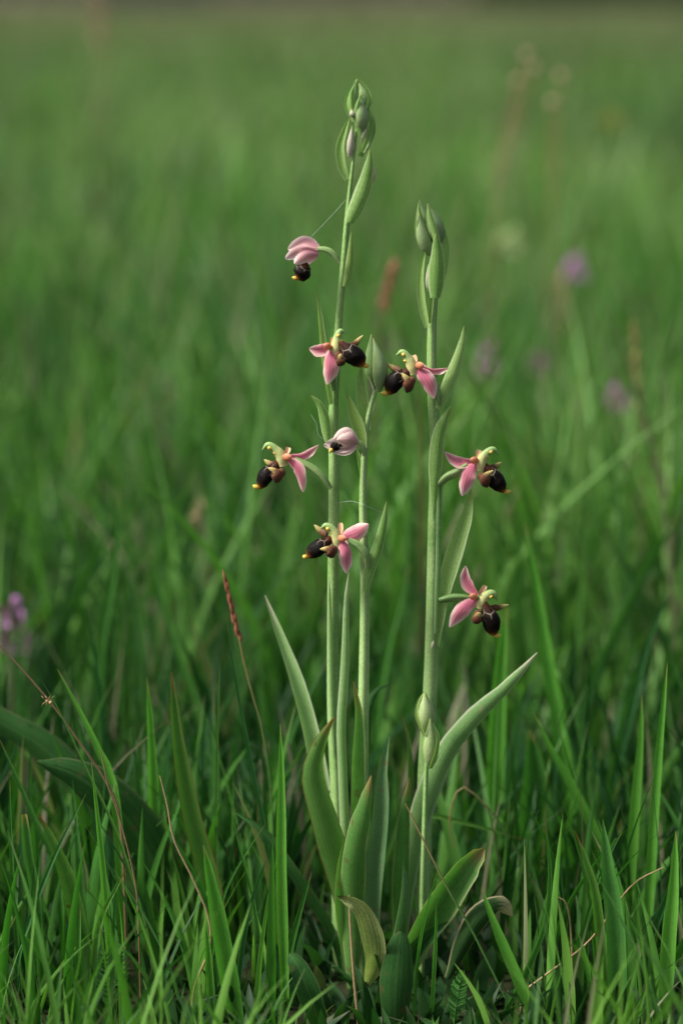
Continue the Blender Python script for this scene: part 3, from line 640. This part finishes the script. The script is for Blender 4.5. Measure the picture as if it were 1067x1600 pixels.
leaf(D_, [(640, 1215, 20), (632, 1280, 20), (628, 1360, 15), (625, 1440)], 34, -.01, 'leaf', 'lance', -.4, 15)
leaf(D_, [(800, 1432, 40), (782, 1416, 50), (745, 1440, 60), (700, 1530, 40)], 46, -.02, 'leaf_paletip', 'broad', -.7, (10, -10), toground=False, wave=.15)
leaf(A, [(528, 1400, 150), (560, 1410, 152), (578, 1440, 140), (586, 1492, 120), (572, 1540, 60)], 44, -.03, 'leaf_wither', 'broad', .6, (20, -25), toground=False)
leaf(E, [(626, 1455, 130), (622, 1500, 140), (618, 1560, 140), (616, 1640, 120)], 62, -.03, 'leaf_dark', 'broad', -.3, 0, toground=False)
leaf(A, [(452, 1490, 120), (466, 1510, 130), (486, 1560, 130), (505, 1620, 100)], 44, -.04, 'leaf_dark', 'broad', .4, 10, toground=False)

leaf(A, [(548, 1285, 30), (540, 1335, 34), (537, 1400, 30), (545, 1490, 15)], 44, -.01, 'leaf', 'lance', .5, 15)
leaf(A, [(362, 1266, 20), (412, 1300, 26), (462, 1368, 26), (520, 1460, 10)], 24, -.01, 'leaf_dark', 'lance', .5, (0, 20))
leaf(D_, [(700, 1440, 80), (668, 1462, 84), (640, 1500, 60)], 36, -.02, 'leaf_dark', 'lance', .4, 0)

# ------------------------------------------------------------------ traced grass blades, stalks and leaves
def blade(name, label, cat, pts, wpx, Y, mat='g_mid', prof='grass', fold=.5, twist=0, group=None, n=18, **kw):
    Y = Y * .66 if Y < 0 else Y
    P = down(pts, Y)[::-1]; s_ = mpp(Y); base = Vector((P[0].x, P[0].y, 0))
    mb = MB(); mb.ribbon(P, wpx * s_, prof, fold, twist, n, 5, **kw)
    return tag(mb.build(name, M[mat], None, base), label, cat, group)
def stalk(name, label, cat, pts, wpx, Y, mat, toground=True, group=None):
    Y = Y * .66 if Y < 0 else Y
    P = (down(pts, Y) if toground else P2(pts, Y))[::-1]; s_ = mpp(Y)
    mb = MB(); mb.tube(P, [wpx * s_ / 2 * k for k in (1, 1, .9, .8, .5)], n=24, m=6)
    return tag(mb.build(name, M[mat], None, Vector((P[0].x, P[0].y, 0 if toground else P[0].z))), label, cat, group)
GB = 'grass_blade'; g = 'grass blade'
for a in [
 ('bright upright grass blade standing tall near the withered leaf', [(438, 1130), (440, 1230), (440, 1380), (446, 1560)], 20, -.075, 'g_bright'),
 ('broad pale-green blade with a tan tip, crossing the grass below the plantain leaves', [(318, 1320), (332, 1390), (352, 1500), (374, 1620)], 34, -.108, 'g_bright'),
 ('folded grass blade with brown edges, leaning towards the big plantain leaf', [(268, 1050), (277, 1150), (298, 1270), (332, 1400)], 36, -.02, 'g_edge'),
 ('light straight blade behind the brown-edged folded blade', [(230, 1058), (236, 1150), (240, 1260), (240, 1360)], 21, .03, 'g_bright'),
 ('bright slanting blade rising over the plantain leaf', [(90, 1045), (120, 1100), (150, 1160), (182, 1250)], 19, .0, 'g_bright'),
 ('thin blue-green blade running from the plantain leaf to the spider', [(52, 1045), (85, 1095), (130, 1190), (190, 1320), (250, 1530)], 6, -.05, 'g_brown'),
 ('long thin blue-green blade beside the red grass head', [(354, 966), (368, 1060), (392, 1190), (418, 1330)], 8, .0, 'g_dark'),
 ('very thin blade with a brown drying tip near the red grass head', [(346, 993), (342, 1080), (339, 1200), (338, 1340)], 5, .0, 'g_brown'),
 ('short blunt-topped blade below the plantain leaves', [(38, 1272), (44, 1330), (56, 1400), (64, 1500)], 17, -.06, 'g_mid', 'blunt'),
 ('wide blade with a reddish pointed tip below the plantain leaves', [(60, 1270), (85, 1320), (108, 1380), (126, 1470)], 32, -.05, 'g_red'),
 ('narrow straight blade below the plantain leaf stalk', [(143, 1190), (152, 1270), (162, 1370), (172, 1500)], 12, -.07, 'g_bright'),
 ('thin upright blade below the second plantain leaf', [(16, 1218), (17, 1290), (22, 1400), (30, 1500)], 9, -.05, 'g_mid'),
 ('slender blade bowing under the second plantain leaf', [(0, 1155), (25, 1210), (60, 1290), (90, 1360)], 13, -.02, 'g_mid'),
 ('dark blade slanting across the grass below the plantain leaves', [(135, 1240), (90, 1330), (50, 1430), (30, 1500)], 8, -.07, 'g_dark'),
 ('pointed blade standing in front of the feathery leaf', [(126, 1420), (124, 1480), (122, 1560), (120, 1620)], 14, -.10, 'g_mid'),
 ('blade with a scorched brown tip beside the loose feathery leaf', [(198, 1358), (180, 1390), (160, 1430), (148, 1490)], 13, -.08, 'g_red'),
 ('short bright blade under the curled brown strand', [(322, 1440), (326, 1500), (332, 1600)], 15, -.10, 'g_bright'),
 ('thin green blade leaning towards the bright upright blade', [(416, 1285), (380, 1340), (350, 1400), (330, 1500)], 5, -.05, 'g_mid'),
 ('thin pale blade crossing below the red grass head', [(360, 1260), (376, 1330), (395, 1400), (420, 1550)], 6, -.06, 'g_mid'),
 ('mid-green blade leaning over the bright upright blade', [(420, 1335), (395, 1400), (378, 1480), (370, 1560)], 10, -.08, 'g_dark'),
 ('narrow blade leaning towards the withered leaf', [(487, 1362), (470, 1420), (455, 1480), (440, 1560)], 12, -.07, 'g_mid'),
 ('thin green blade in front of the withered leaf', [(563, 1405), (572, 1440), (590, 1500), (625, 1600)], 6, -.10, 'g_mid'),
 ('fine upright blade in front of the dark oval leaf', [(682, 1364), (664, 1430), (652, 1500), (645, 1600)], 6, -.10, 'g_bright'),
 ('second fine upright blade in front of the dark oval leaf, straighter', [(681, 1412), (680, 1470), (676, 1540), (673, 1600)], 8, -.10, 'g_bright'),
 ('stout blade with a tan tip leaning over the pale-tipped old leaf', [(752, 1388), (772, 1440), (802, 1510), (845, 1610)], 22, -.108, 'g_bright'),
 ('blade with a red-brown spotted tip beside the broadest grey-green blade', [(897, 1298), (915, 1345), (932, 1420), (948, 1610)], 20, -.10, 'g_red'),
 ('broadest grey-green blade, beside the blade with the spotted tip', [(941, 1280), (948, 1350), (960, 1450), (968, 1620)], 36, -.108, 'g_grey'),
 ('upright bright blade behind the broad grey-green blade', [(1002, 1086), (1000, 1160), (990, 1290), (984, 1440)], 20, .02, 'g_bright'),
 ('tallest sharp blade, beside an upright bright one of nearly its height', [(1042, 1036), (1035, 1110), (1024, 1240), (1012, 1440)], 18, .0, 'g_bright'),
 ('wide bright low blade below the tallest sharp blade', [(1055, 1298), (1052, 1380), (1044, 1480), (1036, 1610)], 26, -.10, 'g_bright'),
 ('dark bowed blade crossing behind the wide bright low blade', [(1067, 1330), (1040, 1400), (1010, 1480), (985, 1600)], 16, -.08, 'g_dark'),
 ('bright slanting blade below the tip of the large pale leaf', [(833, 1112), (858, 1165), (895, 1230), (945, 1340)], 20, .04, 'g_bright'),
 ('tall soft blade arching above the large pale leaf tip', [(818, 815), (835, 900), (852, 1010), (872, 1130), (895, 1290)], 26, .13, 'g_bright'),
 ('narrow upright blade behind the large pale leaf', [(792, 945), (782, 1030), (776, 1130), (770, 1280)], 33, .10, 'g_bright'),
 ('broad dark soft blade standing behind the bent straw loop', [(828, 1140), (832, 1220), (832, 1320), (828, 1420)], 64, .08, 'g_mid'),
 ('grey-green soft blade curving up behind the tallest sharp blade', [(1050, 910), (1010, 1010), (985, 1110), (955, 1230), (940, 1330)], 14, .14, 'g_dark'),
 ('thin crossing blade in front of the broad grey-green blade', [(975, 1292), (940, 1360), (915, 1440), (890, 1560)], 8, -.08, 'g_mid'),
 ('curved blade sweeping low beside the pale-tipped old leaf', [(852, 1285), (858, 1370), (848, 1450), (810, 1540), (770, 1610)], 12, -.10, 'g_mid'),
 ('thin blade with a black needle tip above the curved low blade', [(865, 1328), (870, 1380), (880, 1450), (890, 1560)], 5, -.08, 'g_brown'),
 ('shorter thin blade with a black needle tip beside the old leaf', [(832, 1388), (838, 1430), (846, 1500), (856, 1600)], 5, -.09, 'g_brown'),
 ('short pointed blade low beside the blade with the spotted tip', [(902, 1455), (915, 1500), (930, 1560), (940, 1620)], 14, -.108, 'g_bright'),
 ('soft blurred upright blade behind the light straight blade', [(186, 760), (180, 880), (160, 1000), (150, 1120)], 18, .22, 'g_mid'),
 ('soft pale-tipped blade behind the slanting bright blade', [(135, 935), (148, 1020), (160, 1110), (168, 1230)], 10, .10, 'g_dark'),
 ('soft wide blade leaning right behind the long thin blade', [(232, 845), (252, 930), (275, 1010), (310, 1120)], 16, .22, 'g_mid'),
 ('soft bright blade behind the slim orchid', [(640, 880), (622, 950), (604, 1020), (590, 1120)], 16, .2, 'g_mid'),
 ('soft blade bowing behind the grey-green curving blade', [(1067, 800), (1020, 870), (960, 990), (915, 1090), (890, 1230)], 20, .26, 'g_mid')]:
    blade(GB, a[0], g, *a[1:], twist=random.uniform(-16, 16), group='grass blades standing out of the meadow')

# plantain-like broad leaves on the left
blade('broad_leaf', 'big dark plantain leaf with a pointed tip, arching through the grass', 'leaf', [(58, 1190, 60), (125, 1215, 55), (195, 1275, 40), (250, 1370, 20), (285, 1480, 0)], 86, .02, 'leaf_dark', 'lance', -.35, (-10, 5), n=26, wave=.14)
blade('broad_leaf', 'second dark plantain leaf, behind the big arching one', 'leaf', [(-70, 1085), (0, 1128), (70, 1170), (135, 1240), (200, 1340)], 56, .06, 'leaf_dark', 'broad', -.35, 0, n=22)

# stalks
stalk('dry_stalk', 'long bare tan stalk with a tiny spider on it', 'stalk', [(-30, 985), (0, 1008), (75, 1092), (125, 1160), (172, 1232), (190, 1300)], 4.5, -.03, 'dry_brown')
stalk('dry_strand', 'curled tan dry grass strand beside the broad pale-green blade', 'dry grass', [(250, 1212), (262, 1260), (272, 1312), (300, 1370), (325, 1430), (328, 1480), (305, 1540)], 4, -.09, 'dry')
stalk('dry_stalk', 'thin red-brown stalk broken into a tan end below the plantain leaf', 'stalk', [(158, 1172), (170, 1230), (182, 1262), (196, 1310), (210, 1370), (216, 1420)], 3.5, -.07, 'dry_brown')
stalk('dry_stalk', 'slanting stalk, tan above and green below, beside the two pale buds', 'stalk', [(633, 1255), (660, 1310), (700, 1390), (735, 1450), (790, 1560)], 4, -.075, 'dry_to_green')
stalk('dry_stalk', 'straight tan stalk in front of the withered leaf', 'stalk', [(545, 1398), (548, 1460), (554, 1540), (562, 1620)], 5, -.108, 'dry')
stalk('dry_strand', 'tan dry strand lying aslant through the grass by the broadest blade', 'dry grass', [(1036, 1355), (985, 1385), (920, 1470), (850, 1525), (820, 1550)], 4, -.085, 'dry')
stalk('dry_strand', 'bent straw loop behind the large pale leaf', 'dry grass', [(710, 1325), (702, 1280), (718, 1232), (745, 1245), (790, 1300), (835, 1390)], 4, .02, 'dry_to_green')
stalk('dry_strand', 'short pale curled grass tip above the pale-tipped old leaf', 'dry grass', [(852, 1422), (862, 1404), (880, 1406), (890, 1440), (895, 1540)], 4, -.08, 'dry')
blade('grass_blade', 'long limp blade lying sideways behind the pale buds', g, [(822, 1314), (780, 1300), (720, 1284), (670, 1274), (625, 1290)], 11, .03, 'g_red', 'grass', .3, group='grass blades standing out of the meadow')

def seed_head(label, stem_pts, top, bot, wpx, Y, mat, nsp, Ls, stem_mat='dry_brown', name='seed_head', spread=1.0, sw=4, group=None):
    s_ = mpp(Y); P = down([top] + [bot] + stem_pts, Y)[::-1]
    root = thing(name, label, 'seed head', Vector((P[0].x, P[0].y, 0)), group)
    MB().tube(P, [sw * s_ / 2 * k for k in (1, .9, .8, .6, .4)], n=20, m=6).build('stalk', M[stem_mat], root)
    a, b = at(*bot, Y), at(*top, Y); ax = (b - a)
    for k in range(nsp):
        t = (k + .5) / nsp; an = k * 2.4; o_ = Vector((math.cos(an), math.sin(an), 0)) * wpx * s_ * .28 * spread * (1 - .5 * t)
        p = a + ax * t + o_ * .3; e = p + ax.normalized() * Ls * s_ + o_
        MB().tube([p, (p + e) / 2 + o_ * .25, e], [.4 * s_, wpx * .15 * s_, wpx * .11 * s_, .2 * s_], n=7, m=6).build('spikelet', M[mat], root)
    return root
seed_head('slim red-brown grass head in focus near the tallest orchid', [(380, 1030), (396, 1090), (412, 1150), (425, 1260)], (353, 908), (376, 1008), 18, .02, 'seed_red', 16, 24, name='seed_head', spread=.6, sw=4, stem_mat='dry_to_green')
seed_head('blurred reddish grass head between the two tall orchids', [(590, 530), (584, 700)], (614, 418), (596, 492), 26, .5, 'seed_red', 12, 20, spread=.8)
seed_head('blurred ochre grass head beside a blurred purple flower', [(1000, 680), (1004, 760)], (990, 515), (1000, 655), 22, .5, 'seed_ochre', 16, 22, spread=.7)
seed_head('blurred tan-brown grass head below the brightest purple flower', [(872, 560), (868, 680)], (878, 440), (874, 530), 32, 1.2, 'seed_tan', 12, 22)
seed_head('blurred small tan grass head leaning low in the meadow', [(315, 830), (350, 930)], (312, 790), (300, 822), 22, .45, 'seed_tan', 7, 16)
seed_head('pale blurred grass head rising to the horizon by the bright gap', [(160, 130), (165, 250)], (153, -20), (158, 85), 26, 2.2, 'seed_tan', 12, 24)
for lb, heads, base in (('tall faint stalk with three round tan seed heads near the horizon', [(822, 84), (834, 106), (808, 127)], (772, 330)),
                        ('tall faint stalk with two spaced round tan seed heads near the horizon', [(876, 118), (862, 160)], (860, 380))):
    Yb = 1.05; s_ = mpp(Yb); bp = at(*base, Yb); root = thing('seed_head', lb, 'seed head', Vector((bp.x, Yb, 0)))
    for i, h_ in enumerate(heads):
        e = at(*h_, Yb)
        MB().tube([Vector((bp.x, Yb, -.004)), bp, bp.lerp(e, .6) , e], [3 * s_ / 2] * 4, n=14, m=6).build('stalk', M['dry'], root)
        for k in range(5):
            an = k * 1.26; d_ = Vector((math.cos(an), math.sin(an) * .6, math.sin(an) * .8)) * 6 * s_
            MB().tube([e, e + d_ * .5, e + d_], [2 * s_, 5 * s_, 5 * s_, 1 * s_], n=6, m=6).build('spikelet', M['seed_pale'], root)

def flower_spike(label, px, py0, py1, wpx, Y, mats, nfl, group=None):
    s_ = mpp(Y); top, bot = at(px, py0, Y), at(px + 2, py1, Y); ft = Vector((bot.x + .004, Y, -.004))
    root = thing('wildflower', label, 'wildflower', Vector((ft.x, Y, 0)), group)
    MB().tube([ft, bot, top], [5 * s_ / 2, 4 * s_ / 2, 2 * s_ / 2], n=12, m=6).build('stem', M['g_mid'], root)
    for k in range(nfl):
        t = (k + .3) / nfl; p = bot.lerp(top, t); an = k * 2.4; w_ = wpx * s_ * (1 - .5 * t) / 2
        o_ = Vector((math.cos(an), math.sin(an), 0)); c = p + o_ * w_ * .6 + Vector((0, 0, .1 * w_)); mb = MB()
        for j in range(5):
            b = j * 1.257 + k; d_ = (Vector((-o_.y, o_.x, 0)) * math.cos(b) + Vector((0, 0, 1)) * math.sin(b) + o_ * .35) * w_ * .62
            mb.ribbon([c, c + d_ * .55 + o_ * w_ * .08, c + d_], w_ * .55, 'blunt', .3, 0, 5, 3, ref=tuple(o_))
        mb.build('floret', M[mats[k % len(mats)]], root)
    return root
flower_spike('magenta and lilac flower spike above the plantain leaves', 20, 938, 1022, 56, .33, ['magenta', 'purple', 'purple'], 12)
flower_spike('brightest blurred lilac flower behind the sturdy orchid', 896, 400, 436, 36, 1.1, ['purple'], 9)
flower_spike('blurred dusky purple flower beside the upright bract of the sturdy orchid', 760, 534, 600, 40, .75, ['magenta', 'purple'], 9)
flower_spike('blurred purple flower beside the ochre grass head', 962, 600, 645, 42, .65, ['magenta', 'purple'], 8)
flower_spike('faint mauve flower between the two brighter purple ones', 838, 545, 590, 36, 1.0, ['magenta'], 6)
flower_spike('faint mauve flower seen between the two tall orchids', 612, 515, 560, 44, 1.0, ['magenta'], 6)
flower_spike('yellow blurred flower far out near the horizon', 952, 174, 198, 34, 2.0, ['yellowpetal'], 6)
flower_spike('pale yellow-green blurred flower head above the brightest lilac flower', 793, 360, 395, 44, 1.3, ['budE'], 9)

# feathery leaves
def feather(label, pts, wpx, Y, nl):
    Y *= .66; s_ = mpp(Y); P = down(pts, Y)[::-1]; C_ = catmull(P, 60); n = len(C_); mb = MB(); mb.tube(P, [1.2 * s_, 1 * s_, .6 * s_], n=16, m=5)
    for k in range(nl):
        t = .25 + .75 * k / nl; i = min(n - 2, int(t * n)); T = (C_[i + 1] - C_[i]).normalized(); S = T.cross(Vector((0, -1, 0))).normalized()
        for sgn in (-1, 1):
            d_ = (S * sgn * .9 + T * .7 + Vector((0, -random.uniform(-.5, .5), 0))) * wpx * s_ * .5 * math.sin(math.pi * min(.97, .18 + .8 * (k / nl)))
            mb.ribbon([C_[i], C_[i] + d_ * .6, C_[i] + d_ + T * 2 * s_], 4.5 * s_, 'blunt', .3, 0, 4, 3)
    o = mb.build('feathery_leaf', M['yarrow'], None, Vector((P[0].x, P[0].y, 0))); tag(o, label, 'leaf')
feather('small green feathery leaf standing beside the dark oval leaf', [(722, 1518), (714, 1560), (706, 1620)], 30, -.108, 26)
feather('loose feathery green leaf in the dark undergrowth below the plantain leaves', [(162, 1485), (168, 1530), (175, 1600)], 46, -.10, 12)
feather('second feathery leaf, just behind the loose one', [(190, 1478), (186, 1530), (182, 1590)], 34, -.09, 12)

# spider on the tan stalk
def spider():
    Y = -.0235; s_ = mpp(Y); c = at(76, 1096, Y); mb = MB()
    mb.tube([c + Vector((-5, 0, 2)) * s_, c, c + Vector((7, 0, -3)) * s_], [.3 * s_, 2.2 * s_, 2.4 * s_, 1.5 * s_, 3.4 * s_, 3.6 * s_, .4 * s_], n=16, m=10)
    for k in range(4):
        for sgn in (-1, 1):
            a = c + Vector((-3 + k * 1.5, 0, 0)) * s_; b = a + Vector((-5 + 3.4 * k, -2, sgn * 5 + 2)) * s_; e = a + Vector((-8 + 5.5 * k, 1, sgn * 9)) * s_
            mb.tube([a, b, e], [.6 * s_, .5 * s_, .3 * s_], n=8, m=5)
    tag(mb.build('spider', M['spider'], None, c), 'tiny tan spider clinging to the bare tan stalk', 'spider')
spider()
# silk
for lb, pts in (('fine silk thread between the half-open pink flower and the tallest orchid', [(540, 312, 10), (520, 335, 14), (490, 366, 16), (478, 380, 14)]),
                ('silk thread strung between the tallest and the slim orchid', [(528, 786, 10), (548, 783, 30), (566, 788, 50), (600, 802, 30)]),
                ('loose silk thread by a curved bract of the tallest orchid', [(486, 648, 6), (494, 662, 10), (498, 680, 12), (512, 690, 10)])):
    mb = MB(); mb.tube(P2(pts), [.000045] * 3, n=16, m=4); tag(mb.build('silk_thread', M['silk'], None, P2(pts)[0]), lb, 'spider silk')
